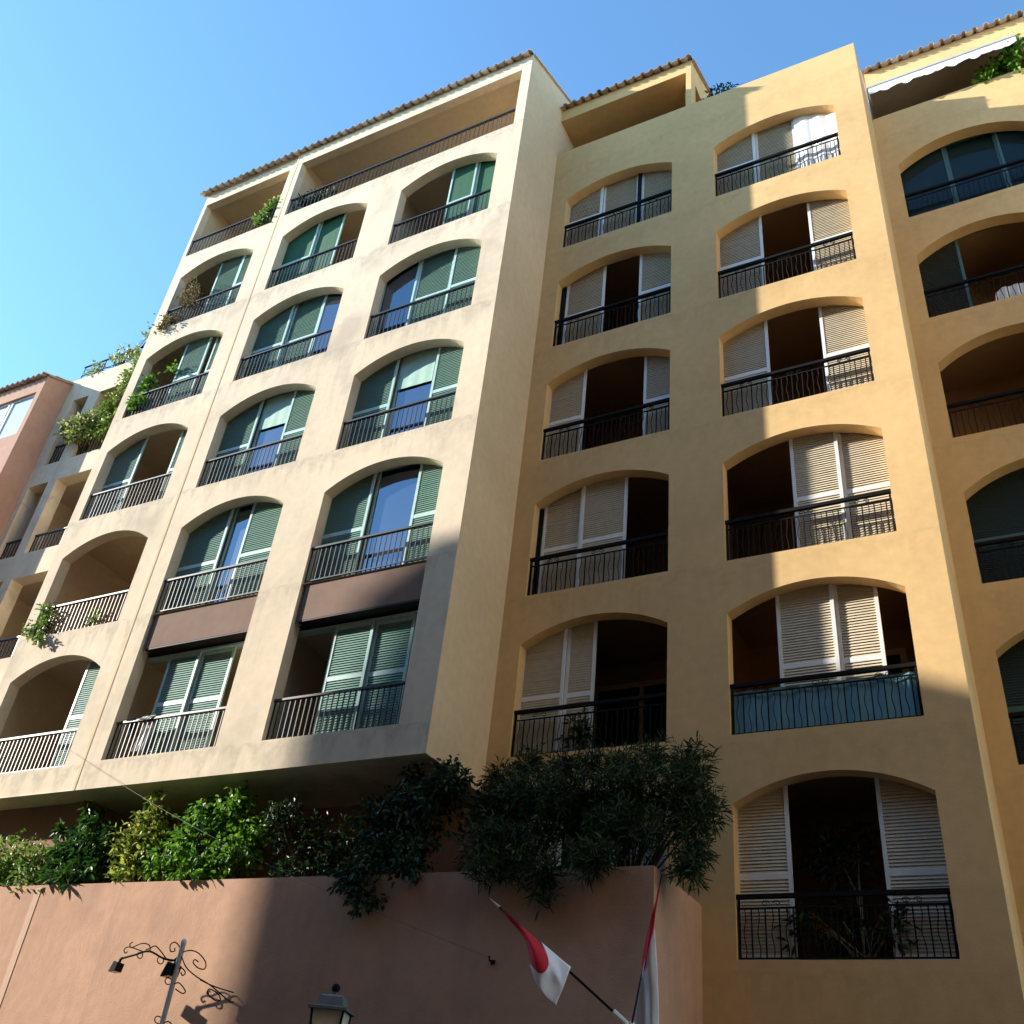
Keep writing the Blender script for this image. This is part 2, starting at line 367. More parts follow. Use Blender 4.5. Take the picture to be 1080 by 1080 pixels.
def roof(parent, x0, x1, y0, z0, length, slope, sp=0.23, mat='tile'):
    mb = MB(); sl = math.sin(slope); cl = math.cos(slope); n = int(round((x1-x0)/sp)); dx = (x1-x0)/n
    def P(x, u, h): return (x, y0+u*cl-h*sl, z0+u*sl+h*cl)
    # pans (concave) and covers (convex), every course a separate tile so that each takes its own clay tone
    L = 0.42; nc = int(length/L)
    for i in range(n):
        for c in range(nc):
            u0 = c*L-0.02; u1 = (c+1)*L+0.05; lift0 = 0.018+random.uniform(-0.004, 0.006); lift1 = 0.004
            if i < n:
                xc = x0+dx*(i+0.5)+random.uniform(-0.008, 0.008); k = len(mb.v); S = 6
                for (u, lf, rr) in ((u0, lift0, 0.074), (u1, lift1, 0.062)):
                    for t in range(S+1):
                        an = math.pi*t/S
                        mb.v.append(P(xc-rr*math.cos(an), u, lf+0.015+rr*math.sin(an)*0.95))
                    for t in range(S+1):
                        an = math.pi*t/S
                        mb.v.append(P(xc-(rr-0.014)*math.cos(an), u, lf+0.015+(rr-0.014)*math.sin(an)*0.95))
                for t in range(S):
                    q = k+t; w = k+2*(S+1)+t
                    mb.f.append((q, q+1, w+1, w)); mb.m.append(0)
                    mb.f.append((q+S+1, w+S+1, w+S+2, q+S+2)); mb.m.append(0)
                    mb.f.append((q, q+S+1, q+S+2, q+1)); mb.m.append(0)
            xc = x0+dx*i; k = len(mb.v)
            for (u, lf) in ((u0-0.03, 0.016), (u1, 0.004)):
                for t in range(5):
                    an = math.pi*t/4; mb.v.append(P(xc-0.085*math.cos(an), u, lf+0.03-0.035*math.sin(an)))
            for t in range(4): mb.f.append((k+t, k+t+1, k+5+t+1, k+5+t)); mb.m.append(0)
    # under-boarding
    for h0 in (-0.035,):
        k = len(mb.v)
        for h in (-0.03, 0.0):
            mb.v += [P(x0, 0.12, h), P(x1, 0.12, h), P(x1, length, h), P(x0, length, h)]
        for f in ((0,3,2,1),(4,5,6,7),(0,1,5,4),(1,2,6,5),(2,3,7,6),(3,0,4,7)): mb.f.append(tuple(k+i for i in f)); mb.m.append(0)
    return mb.build('roof', M[mat], parent)

# ================================================================== CREAM BLOCK
YA = 11.466; XAL, XAR = -18.52, -7.87
A = thing('apartment_building', (-13.2, YA, GZ), 'pale cream apartment block with grey-green shutters and three columns of arches', 'building')
SA = [17.84, 14.82, 11.81, 8.82, 5.84]
CX = [(-18.20, -15.64), (-14.67, -12.03), (-11.06, -8.44)]; CB = [XAL, -15.10, -11.55, XAR]
RISE_A = 0.42
w = MB(); ops = {}
for c in range(3):
    xa, xb = CB[c], CB[c+1]; x0, x1 = CX[c]
    Yc = YA+(0.045 if c == 0 else 0)
    ztop = 20.3
    for r in range(5):
        zb = 20.3 if r == 0 else SA[r-1]-0.32
        za = 5.33 if r == 4 else SA[r]-0.32
        op = (x0, x1, SA[r], SA[r]+1.975, RISE_A)
        if c > 0 and r == 4: continue
        if c > 0 and r == 3:
            za = 5.33; cell(w, xa, xb, za, zb, Yc, (x0, x1, SA[4], SA[3]+1.975, RISE_A), t=0.24)
            ops[(c, 3)] = op; ops[(c, 4)] = (x0, x1, SA[4], 8.05, 0)
        else:
            cell(w, xa, xb, za, zb, Yc, op, t=0.24); ops[(c, r)] = op
# step between the two halves of the front
w.face([(CB[1], YA, 5.33), (CB[1], YA, 23.5), (CB[1], YA+0.045, 23.5), (CB[1], YA+0.045, 5.33)])
# top storey with two open loggias
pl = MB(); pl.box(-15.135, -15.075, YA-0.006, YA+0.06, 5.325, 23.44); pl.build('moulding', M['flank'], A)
LOG = [(-18.40, -15.36, 20.77, 23.0, 0), (-14.90, -8.13, 20.77, 23.0, 0)]
cell(w, XAL, CB[1], 20.3, 23.5, YA+0.045, LOG[0], t=0.2); cell(w, CB[1], XAR, 20.3, 23.5, YA, LOG[1], t=0.2)
RA = math.atan(0.45)
def gable_side(mb, X, y0, y1, z0, ztop, slope, mi=0, ridge=None):
    zb = ztop+(y1-y0)*slope
    mb.face([(X, y0, z0), (X, y1, z0), (X, y1, zb), (X, y0, ztop)], mi)
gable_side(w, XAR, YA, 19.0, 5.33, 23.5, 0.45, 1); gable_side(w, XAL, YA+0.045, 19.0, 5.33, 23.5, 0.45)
w.face([(XAL, 19, 5.33), (XAL, 19, 26.85), (XAR, 19, 26.85), (XAR, 19, 5.33)])
w.face([(XAL, YA, 5.33), (XAL, 13.2, 5.33), (XAR, 13.2, 5.33), (XAR, YA, 5.33)], 0)   # soffit of the overhang
w.face([(XAL, YA+0.25, 5.33), (XAR, YA+0.25, 5.33), (XAR, 19, 5.31), (XAL, 19, 5.31)], 0)
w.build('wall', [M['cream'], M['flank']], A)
for l in LOG: recess(A, l, YA+0.05, 2.6, M['room'], 'loggia_recess', ex=0.02)
roof(A, XAL-0.12, XAR+0.06, YA-0.10, 23.44, 8.2, RA, mat='tile_grey')
railing(A, -18.38, -15.38, 20.77, 0.66, YA+0.09, sp=0.125); railing(A, -14.88, -8.15, 20.77, 0.68, YA+0.07, sp=0.125)
PA = {
 (0, 0): [('O', 0, .4), ('S', .42, .74), ('S', .76, 1)], (1, 0): [('C', 0, .35), ('C', .35, .64)], (2, 0): [('C', .48, .74), ('C', .74, 1)],
 (0, 1): [('S', .40, .73), ('S', .78, 1)], (1, 1): [('S', 0, .36), ('S', .36, .70), ('G', .70, 1)], (2, 1): [('G', 0, .33), ('S', .33, .68), ('S', .68, 1)],
 (0, 2): [('S', 0, .36), ('S', .78, 1)], (1, 2): [('S', 0, .35), ('B', .35, .68, 1.5), ('S', .68, 1)], (2, 2): [('S', 0, .34), ('B', .34, .70, 1.5), ('S', .70, 1)],
 (0, 3): [], (1, 3): [('S', 0, .40), ('G', .40, .60), ('S', .60, .98)], (2, 3): [('S', 0, .36), ('G', .36, .74), ('S', .74, 1)],
 (0, 4): [('S', .72, 1)], (1, 4): [('S', .21, .50), ('S', .50, .80)], (2, 4): [('S', .29, .60), ('S', .60, .90)],
}
for (c, r), op in ops.items():
    Yc = YA+(0.045 if c == 0 else 0); low = (c > 0 and r == 4)
    x0, x1, z0, zs, rise = op
    recess(A, (x0, x1, z0, zs, 0.42) if not low else (x0, x1, z0, 7.81, 0.0), Yc, 1.9 if PA[(c, r)] else 2.4, M['room'], y0=0.07 if low else 0.03)
    if PA[(c, r)]:
        lb = {(1, 0): 'window with bright green canvas panels and an open right bay', (2, 0): 'window with two bright green canvas panels at its right', (1, 2): 'window with a half drawn mint blind', (2, 2): 'window with a half drawn mint blind'}.get((c, r))
        window(A, (x0, x1, z0, zs, rise) if not low else (x0, x1, z0, 7.78, 0.05), Yc+(0.22 if not low else 0.27), PA[(c, r)], M['gslat'], M['gframe'], 1.1, label=lb)
    railing(A, x0+0.01, x1-0.01, z0, 0.72, Yc+(0.06 if not low else 0.09))
for c in (1, 2):
    s = MB(); x0, x1 = CX[c]
    s.box(x0+0.075, x1-0.002, YA+0.06, YA+0.20, 8.05, 8.785)
    sp_ = s.build('spandrel_panel', M['brown'], A)
    s = MB(); s.box(x0+0.002, x1-0.002, YA+0.203, YA+0.40, 8.02, 8.78); s.box(x0+0.08, x1-0.004, YA+0.063, YA+0.203, 8.02, 8.047)
    s.build('dark_backing', M['darkbrown'], sp_)  # near-black brown box behind the panel and thin strip beneath it

# ================================================================== OCHRE BLOCK (middle)
YB = 13.17; XBL, XBR = XAR, -0.715
B = thing('apartment_building', (-4.3, YB, GZ), 'golden ochre apartment block in the middle with two columns of arches and beige shutters', 'building')
SB = [17.97, 14.86, 11.85, 8.84, 5.90, 2.91]
BX = [(-7.47, -4.86), (-3.90, -1.30)]; BB = [XBL, -4.38, XBR]
PB = {
 (0, 0): [('S', 0, .32), ('S', .32, .66), ('P', .655, .685), ('S', .685, 1)], (1, 0): [('S', 0, .33), ('S', .33, .66), ('W', .66, 1)],
 (0, 1): [('P', 0, .03), ('S', .04, .39), ('S', .70, 1)], (1, 1): [('S', 0, .34), ('S', .69, 1)],
 (0, 2): [('S', 0, .29), ('S', .76, 1)], (1, 2): [('S', 0, .33), ('S', .69, 1)],
 (0, 3): [('P', 0, .02), ('S', .03, .33), ('S', .33, .67)], (1, 3): [('S', .42, .72), ('S', .72, 1)],
 (0, 4): [('S', 0, .29), ('S', .29, .49)], (1, 4): [('S', .27, .60), ('S', .60, .84)],
 (1, 5): [('S', 0, .27), ('S', .71, 1)], (0, 5): [('S', 0, .35), ('S', .65, 1)],
}
w = MB(); bops = {}
for c in range(2):
    for r in range(6):
        zb = 21.65 if r == 0 else SB[r-1]-0.3
        za = GZ if r == 5 else SB[r]-0.3
        op = (BX[c][0], BX[c][1], SB[r], SB[r]+(1.985 if r else 1.72), 0.37)
        cell(w, BB[c], BB[c+1], za, zb, YB, op, t=0.24); bops[(c, r)] = op
w.face([(XBR, YB, GZ), (XBR, 15.2, GZ), (XBR, 15.2, 21.65), (XBR, YB, 21.65)])
w.face([(XBL, YB, 21.65), (XBR, YB, 21.65), (XBR, YB+0.22, 21.65), (XBL, YB+0.22, 21.65)])
w.face([(XBR-0.22, YB+0.22, 21.65), (XBR, YB+0.22, 21.65), (XBR, 15.2, 21.65), (XBR-0.22, 15.2, 21.65)])
w.face([(XBL, YB+0.22, 21.65), (XBR-0.22, YB+0.22, 21.65), (XBR-0.22, YB+0.22, 20.9), (XBL, YB+0.22, 20.9)])
w.face([(XBR-0.22, YB+0.22, 21.65), (XBR-0.22, 15.2, 21.65), (XBR-0.22, 15.2, 20.9), (XBR-0.22, YB+0.22, 20.9)])
w.face([(XBL, YB, 20.9), (XBR, YB, 20.9), (XBR, 19, 20.9), (XBL, 19, 20.9)])
w.box(XBR-1.9, XBR-0.03, 14.35, 15.15, 20.95, 22.12)                         # unseen roof block, added to cast the stepped shadow on the right block
# set-back top storey flush with the front: fascia, pier, right flank
XP = -4.40
w.face([(XBL, YB, 23.05), (XP, YB, 23.05), (XP, YB, 23.50), (XBL, YB, 23.50)])
w.face([(XBL, YB, 23.05), (XBL, 17, 23.05), (XP, 17, 23.05), (XP, YB, 23.05)])
w.face([(XP-0.13, YB, 21.65), (XP, YB, 21.65), (XP, YB, 23.05), (XP-0.13, YB, 23.05)])
w.face([(XP-0.13, YB, 21.65), (XP-0.13, YB, 23.05), (XP-0.13, YB+0.3, 23.05), (XP-0.13, YB+0.3, 21.65)])
ZR = lambda y: 23.50+(y-YB)*0.48
w.face([(XP, YB, 21.65), (XP, YB+0.32, 21.65), (XP, YB+0.32, ZR(YB+0.32)), (XP, YB, ZR(YB))])
w.face([(XP, YB+0.32, 22.9), (XP, YB+0.78, 22.9), (XP, YB+0.78, ZR(YB+0.78)), (XP, YB+0.32, ZR(YB+0.32))])
w.face([(XP, YB+0.78, 20.9), (XP, 16.6, 20.9), (XP, 16.6, ZR(16.6)), (XP, YB+0.78, ZR(YB+0.78))])
w.face([(XP, YB+0.32, 22.9), (XP-0.25, YB+0.32, 22.9), (XP-0.25, YB+0.78, 22.9), (XP, YB+0.78, 22.9)])
w.face([(XP, YB+0.78, 21), (XP-0.25, YB+0.78, 21), (XP-0.25, YB+0.78, 22.9), (XP, YB+0.78, 22.9)])
w.build('wall', M['ochre'], B)
lo = MB()
lo.face([(XBL+0.003, 15.6, 20.95), (XP-0.003, 15.6, 20.95), (XP-0.003, 15.6, 23.05), (XBL+0.003, 15.6, 23.05)])
lo.face([(XP-0.26, YB+0.3, 20.95), (XP-0.26, 15.6, 20.95), (XP-0.26, 15.6, 23.04), (XP-0.26, YB+0.3, 23.04)])
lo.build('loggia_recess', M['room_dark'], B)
roof(B, XBL+0.03, XP+0.08, YB-0.10, 23.46, 3.6, math.atan(0.48))
for (c, r), op in bops.items():
    x0, x1, z0, zs, rise = op
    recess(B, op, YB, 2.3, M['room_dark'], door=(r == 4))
    lb = 'window with a bright white sheet hung over its right bay' if (c, r) == (1, 0) else None
    window(B, op, YB+0.20, PB[(c, r)], M['bslat'], M['bframe'], 1.07, label=lb)
    railing(B, x0+0.01, x1-0.01, z0, 0.76, YB+0.06, wavy=True, sp=0.088)

# ================================================================== OCHRE BLOCK (right edge)
YC = 15.2
Cb = thing('apartment_building', (1.0, YC, GZ), 'ochre apartment block at the right edge with dark green shutters and a white awning', 'building')
w = MB(); XCL, XCR = XBR, 2.80
cops = []
for r in range(6):
    zs0 = 17.93-3.0*r
    zb = 21.62 if r == 0 else zs0+3.0-0.3
    za = GZ if r == 5 else zs0-0.3
    op = (-0.36, 2.30, zs0, zs0+1.80, 0.5); cops.append(op)
    cell(w, XCL, XCR, za, zb, YC, op, t=0.26)
w.face([(XCR, YC, GZ), (XCR, 20, GZ), (XCR, 20, 25.5), (XCR, YC, 23.5)])
w.face([(XCL, YC, 22.86), (XCR, YC, 22.86), (XCR, YC, 23.5), (XCL, YC, 23.5)])
w.face([(XCL, YC, 22.86), (XCL, 18, 22.86), (XCR, 18, 22.86), (XCR, YC, 22.86)])
w.box(XCR-0.2, XCR-0.004, YC+0.003, YC+0.25, 21.62, 22.86)
w.face([(XCL, YC, 21.62), (XCR, YC, 21.62), (XCR, YC+0.2, 21.62), (XCL, YC+0.2, 21.62)])
w.face([(XCL, YC, 21.6), (XCL, 18, 21.6), (XCL, 18, 24.7), (XCL, YC, 23.5)])
w.face([(XCL, YC+0.2, 20.9), (XCR, YC+0.2, 20.9), (XCR, 18, 20.9), (XCL, 18, 20.9)])
w.build('wall', M['ochre'], Cb)
lo = MB()
lo.face([(XCL, 17.4, 20.9), (XCR, 17.4, 20.9), (XCR, 17.4, 22.86), (XCL, 17.4, 22.86)])
lo.face([(XCL+0.01, YC+0.02, 20.9), (XCL+0.01, 17.4, 20.9), (XCL+0.01, 17.4, 22.85), (XCL+0.01, YC+0.02, 22.85)])
lo.face([(XCL, YC+0.02, 22.85), (XCR-0.2, YC+0.02, 22.85), (XCR-0.2, 17.4, 22.85), (XCL, 17.4, 22.85)])
lo.build('terrace_recess', M['room_grey'], Cb)
roof(Cb, XCL+0.02, XCR+0.06, YC-0.10, 23.46, 4.2, math.atan(0.45))
PC = [[('G', 0, .36), ('G', .36, .74), ('G', .74, 1)], [('S', 0, .30)], [], [('S', 0, .40), ('S', .70, 1)], [('S', 0, .5), ('S', .5, 1)], [('S', 0, .5)]]
for op, pl in zip(cops, PC):
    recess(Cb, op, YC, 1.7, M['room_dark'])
    if pl: window(Cb, op, YC+0.24, pl, M['dslat'], M['dframe'], 0.95, glass=M['dglass'])
    railing(Cb, op[0]+0.01, op[1]-0.01, op[2], 0.76, YC+0.07, wavy=True, sp=0.1)
a = MB(); xa, xb = -0.66, 2.46; yv = 14.80; zt, zv = 22.27, 22.05; n = 78
for i in range(n):
    u0, u1 = i/n, (i+1)/n; X0, X1 = xa+(xb-xa)*u0, xa+(xb-xa)*u1
    s0, s1 = (zv+0.035*abs(math.sin(math.pi*u0*13))**0.7*-1+0.03*math.sin(u0*40) for _ in (0, 1))
    s1 = zv-0.035*abs(math.sin(math.pi*u1*13))**0.7+0.03*math.sin(u1*40)
    y0, y1 = yv+0.012*math.sin(u0*55), yv+0.012*math.sin(u1*55)
    a.face([(X0, y0, s0), (X1, y1, s1), (X1, yv, zt), (X0, yv, zt)]); a.face([(X0, y0+0.006, s0), (X0, yv+0.006, zt), (X1, yv+0.006, zt), (X1, y1+0.006, s1)])
a.face([(xa, yv, zt), (xb, yv, zt), (xb, YC-0.03, 22.78), (xa, YC-0.03, 22.78)]); a.face([(xa, yv, zt-0.01), (xa, YC-0.03, 22.77), (xb, YC-0.03, 22.77), (xb, yv, zt-0.01)])
aw = a.build('awning', M['awn'], Cb)
b_ = MB(); b_.box(xa-0.03, xb+0.03, yv-0.02, yv+0.035, zt, zt+0.05); b_.box(xa, xb, YC-0.07, YC-0.004, 22.74, 22.84)
for X in (xa, xb): b_.tube([(X, yv, zt), (X, YC+0.1, 22.3)], 0.018)
b_.build('awning_arm', M['steel'], aw)

# ================================================================== TERRACE WALL AND RECESS
YP = 11.42; XW = -4.35
T = thing('terrace_wall', (-12, YP, GZ), 'salmon pink stuccoed terrace wall carrying the planted ledge below the cream block', 'wall')
ZTOP = lambda x: 3.72-(x+16)*0.0125
w = MB(); xs = [-34, -26, -20, -15, -11, -8, XW]
for x0, x1 in zip(xs, xs[1:]):
    w.face([(x0, YP, GZ), (x1, YP, GZ), (x1, YP, ZTOP(x1)), (x0, YP, ZTOP(x0))])
    w.face([(x0, YP, ZTOP(x0)), (x1, YP, ZTOP(x1)), (x1, YP+0.16, ZTOP(x1)), (x0, YP+0.16, ZTOP(x0))])
    w.face([(x0, YP+0.16, ZTOP(x0)), (x1, YP+0.16, ZTOP(x1)), (x1, YP+0.16, 3.2), (x0, YP+0.16, 3.2)])
w.face([(XW, YP, GZ), (XW, YB-0.002, GZ), (XW, YB-0.002, ZTOP(XW)), (XW, YP, ZTOP(XW))])
w.face([(XW-0.16, YP+0.16, ZTOP(XW)), (XW, YP+0.16, ZTOP(XW)), (XW, YB-0.002, ZTOP(XW)), (XW-0.16, YB-0.002, ZTOP(XW))])
w.build('wall_face', M['pink'], T)
s = MB(); s.face([(-34, YP+0.16, 3.32), (XW, YP+0.16, 3.32), (XW, YB-0.003, 3.32), (-34, YB-0.003, 3.32)]); s.build('planting_bed', M['soil'], T)
mo = MB(); mo.box(-15.08, -14.95, YP-0.007, YP-0.002, GZ, 3.66); mo.build('moulding', M['pink_light'], T)
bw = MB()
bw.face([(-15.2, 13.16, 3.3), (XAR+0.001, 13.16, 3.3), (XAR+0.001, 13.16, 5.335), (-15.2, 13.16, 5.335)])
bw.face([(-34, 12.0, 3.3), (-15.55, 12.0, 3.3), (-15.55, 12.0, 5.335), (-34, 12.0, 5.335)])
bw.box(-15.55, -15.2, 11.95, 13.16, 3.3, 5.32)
bw.build('back_wall', M['shade_brown'], T)
hk = MB(); hp = at(520, 1015, YP); hk.tube([hp+Vector((0, -0.002, 0)), hp+Vector((0, -0.09, 0.0)), hp+Vector((0, -0.11, 0.05))], 0.012, 6); hk.box(hp.x-0.03, hp.x+0.03, YP-0.015, YP-0.003, hp.z-0.025, hp.z+0.025); hk.build('hook', M['iron'], T)

# ================================================================== FAR LEFT BUILDINGS
YD = 13.19
D = thing('apartment_building', (-21.3, YD, GZ), 'grey-cream recessed block with narrow open balconies, squeezed between rose building and cream block', 'building')
w = MB(); dop = []
rows = [(16.04, 18.5), (12.88, 15.33), (9.68, 12.1), (6.5, 8.9)]
zc = [19.42, 15.8, 12.5, 9.3, 6.0, GZ]
for r, (za, zb) in enumerate(rows):
    o1 = (-23.50, -22.86, za, zb, 0) if r == 0 else (-23.72, -22.92, za, zb, 0); o2 = (-22.40, -20.5, za, zb, 0) if r == 0 else (-22.58, -20.5, za, zb, 0)
    cell(w, -23.95, -22.72, zc[r+1], zc[r], YD, o1, t=0.35); cell(w, -22.72, XAL, zc[r+1], zc[r], YD, o2, t=0.35); dop += [o1, o2]
cell(w, -23.95, XAL, GZ, 6.0, YD)
w.face([(-23.95, YD, 19.42), (XAL, YD, 19.42), (XAL, YD+0.25, 19.42), (-23.95, YD+0.25, 19.42)])
w.face([(-23.95, YD, 10), (-23.95, YD, 19.42), (-23.95, 16, 19.42), (-23.95, 16, 10)])
w.build('wall', M['cream'], D)
for o1, o2 in zip(dop[::2], dop[1::2]):
    recess(D, (o1[0], o2[1], o1[2], o1[3], 0), YD+0.32, 1.8, M['room'], ex=0.0)
    for o in (o1, o2): railing(D, o[0]+0.01, o[1]-0.01, o[2], 0.62 if o[2] < 16 else 0.75, YD+0.12, sp=0.13, r=0.012)
rr = MB()
for X in [-23.85+0.45*i for i in range(12)]: rr.tube([(X, YD+0.12, 19.42), (X, YD+0.12, 20.08)], 0.012, 5)
rr.tube([(-23.9, YD+0.12, 20.08), (-18.7, YD+0.12, 20.08)], 0.03, 6); rr.tube([(-23.9, YD+0.12, 19.7), (-18.7, YD+0.12, 19.7)], 0.012, 5)
rr.build('roof_railing', M['iron'], D)
YR = 12.40; XR = -23.93
P = thing('apartment_building', (-28, YR, GZ), 'rose pink building at the left edge with a tiled eave and a pale sunlit window', 'building')
w = MB(); pw = (-27.2, -24.13, 16.80, 18.39, 0)
cell(w, -33, XR, 15, 18.95, YR, pw, t=0.1); cell(w, -33, XR, GZ, 15, YR)
w.face([(XR, YR, GZ), (XR, YD, GZ), (XR, YD, 18.95+0.42*(YD-YR)), (XR, YR, 18.95)]); w.face([(XR, YD+0.0, 10), (XR, 16, 10), (XR, 16, 18.95+0.42*(16-YR)), (XR, YD, 18.95+0.42*(YD-YR))])
w.build('wall', M['rose'], P)
fr = MB(); y = YR+0.07
fr.box(pw[0], pw[1], y, y+0.08, pw[2]-0.01, pw[2]+0.06); fr.box(pw[0], pw[1], y, y+0.08, pw[3]-0.06, pw[3]+0.01)
for X in (pw[0]+0.03, -26.3, -25.35, -25.2, pw[1]-0.03): fr.box(X-0.03, X+0.03, y-0.002, y+0.07, pw[2]+0.06, pw[3]-0.06)
wn = fr.build('window', M['bframe'], P)
for xa, xb in ((-27.14, -26.33), (-26.27, -25.38), (-25.17, -24.19)):
    g = MB(); g.box(xa, xb, y+0.03, y+0.045, pw[2]+0.06, pw[3]-0.06); g.build('glass_pane', M['pale_glass'], wn)
roof(P, -33, XR+0.06, YR-0.10, 18.92, 3.4, math.atan(0.42))

# ================================================================== STREET AND THE OTHER SIDE OF IT
g = MB(); g.face([(-400, -400, GZ), (400, -400, GZ), (400, 400, GZ), (-400, 400, GZ)]); tag(g.build('ground', M['asphalt']), kind='structure')
g = MB(); g.face([(-120, -1.2, GZ+0.004), (120, -1.2, GZ+0.004), (120, 7.4, GZ+0.004), (-120, 7.4, GZ+0.004)]); tag(g.build('road', M['asphalt']), kind='structure')
g = MB(); g.box(-120, 120, 7.4, YP-0.01, GZ, GZ+0.13); tag(g.build('pavement', M['paving']), kind='structure')
def plain_house(x0, x1, y0, y1, z1, gable, label, mat):
    t = thing('apartment_building', ((x0+x1)/2, (y0+y1)/2, GZ), label, 'building', 'houses across the street')
    m = MB()
    nx = max(1, int((x1-x0)/2.6)); dx = (x1-x0)/nx; wz = []
    z = GZ
    nz = int((z1-GZ)/3.0); dz = (z1-GZ)/nz
    def fcell(mb, xa, xb, za, zb, hole):
        Y = y1; q = lambda a, b, c, d: mb.face([(b, Y, c), (a, Y, c), (a, Y, d), (b, Y, d)])
        a, b, c, d = hole
        q(xa, a, za, zb); q(b, xb, za, zb); q(a, b, za, c); q(a, b, d, zb)
        for p, r in (((a, c), (b, c)), ((b, c), (b, d)), ((b, d), (a, d)), ((a, d), (a, c))): mb.face([(p[0], Y, p[1]), (r[0], Y, r[1]), (r[0], Y-0.15, r[1]), (p[0], Y-0.15, p[1])])
    wins = []
    for i in range(nx):
        for j in range(nz):
            xa, xb, za, zb = x0+dx*i, x0+dx*(i+1), GZ+dz*j, GZ+dz*(j+1)
            h = (xa+dx*0.3, xb-dx*0.3, za+dz*0.3, zb-dz*0.2); fcell(m, xa, xb, za, zb, h); wins.append(h)
    m.face([(x0, y0, GZ), (x1, y0, GZ), (x1, y0, z1), (x0, y0, z1)]); m.face([(x0, y0, GZ), (x0, y1, GZ), (x0, y1, z1), (x0, y0, z1)]); m.face([(x1, y0, GZ), (x1, y0, z1), (x1, y1, z1), (x1, y1, GZ)])
    m.face([(x0, y0, z1), (x1, y0, z1), (x1, y1, z1), (x0, y1, z1)])
    m.build('wall', mat, t)
    for (a, b, c, d) in wins:
        f = MB(); f.box(a-0.02, b+0.02, y1-0.19, y1-0.14, c-0.02, d+0.02); f.build('window', M['dglass'], t)
    if gable:
        rf = MB(); pr_ = gable; k = len(pr_)
        for (p, q) in zip(pr_, pr_[1:]): rf.face([(p[0], y0, p[1]), (q[0], y0, q[1]), (q[0], y1, q[1]), (p[0], y1, p[1])])
        rf.face([(x, y1, z) for x, z in pr_]); rf.face([(x, y0, z) for x, z in pr_[::-1]])
        rf.build('roof', M['tile'], t)
    return t
plain_house(-39.65, -34.4, -11, 0.97, 19.9, [(-39.65, 19.9), (-39.1, 21.0), (-37.8, 21.75), (-36.8, 21.75), (-34.4, 19.9)], 'tall narrow gabled house standing across the street to the left of the viewer', M['opp'])
plain_house(-30.0, -13.5, -16, -2.6, 19.0, None, 'long terracotta house across the street behind the viewer with a flat roof', M['opp'])
plain_house(-13.3, 9.0, -16, -2.4, 23.0, None, 'taller terracotta house across the street directly behind the viewer', M['opp'])
plain_house(9.2, 28.0, -16, -2.5, 20.0, None, 'terracotta house across the street behind the viewer, farthest to the right', M['opp'])

plain_house(-72.0, -41.5, -16, -2.6, 15.5, None, 'long low terracotta house across the street, farthest to the left', M['opp'])
plain_house(11.0, 24.0, 1.0, 13.0, 24.0, None, 'unseen cream house added at the right street end to bounce warm sunlight', M['cream'])  # unseen end house, placed and coloured to bounce warm light into the shade
# ================================================================== PLANTS
def leaves(mb, c, rad, n, ll, lw, sprig=9, spread=0.16, up=0.4, droop=0.0, mi=0, shell=0.45, rng=random):
    ns = max(1, n//sprig)
    for _ in range(ns):
        while True:
            d = Vector((rng.gauss(0, 1), rng.gauss(0, 1), rng.gauss(0, 1)))
            if d.length > 1e-3: break
        d.normalize(); rr = rng.random()**shell
        p = Vector((c[0]+d.x*rad[0]*rr, c[1]+d.y*rad[1]*rr, c[2]+d.z*rad[2]*rr))
        ax = (d+Vector((rng.gauss(0, .4), rng.gauss(0, .4), up+rng.gauss(0, .3)))).normalized()
        for k in range(sprig):
            e = Vector((rng.gauss(0, 1), rng.gauss(0, 1), rng.gauss(0, 1))).normalized()
            dr = (ax*rng.uniform(0.1, 0.9)+e*0.85+Vector((0, 0, -droop))).normalized()
            b = p+ax*rng.uniform(-spread, spread)+e*spread*0.25
            L = ll*rng.uniform(0.6, 1.2); W = lw*rng.uniform(0.7, 1.2)
            sd_ = dr.cross(Vector((rng.gauss(0, 1), rng.gauss(0, 1), rng.gauss(0.8, 1))))
            if sd_.length < 1e-3: continue
            sd_.normalize(); nm = sd_.cross(dr)
            bend = Vector((0, 0, -L*0.15*(1+droop)))
            q = [b, b+dr*L*0.35+sd_*W*0.5+nm*W*0.15, b+dr*L*0.75+sd_*W*0.38+nm*W*0.1+bend*0.5, b+dr*L+bend, b+dr*L*0.75-sd_*W*0.38+nm*W*0.1+bend*0.5, b+dr*L*0.35-sd_*W*0.5+nm*W*0.15, b+dr*L*0.55+bend*0.25]
            kk = len(mb.v); mb.v += [tuple(x) for x in q]
            for f in ((0, 1, 6), (1, 2, 6), (2, 3, 6), (3, 4, 6), (4, 5, 6), (5, 0, 6)): mb.f.append(tuple(kk+i for i in f)); mb.m.append(mi)
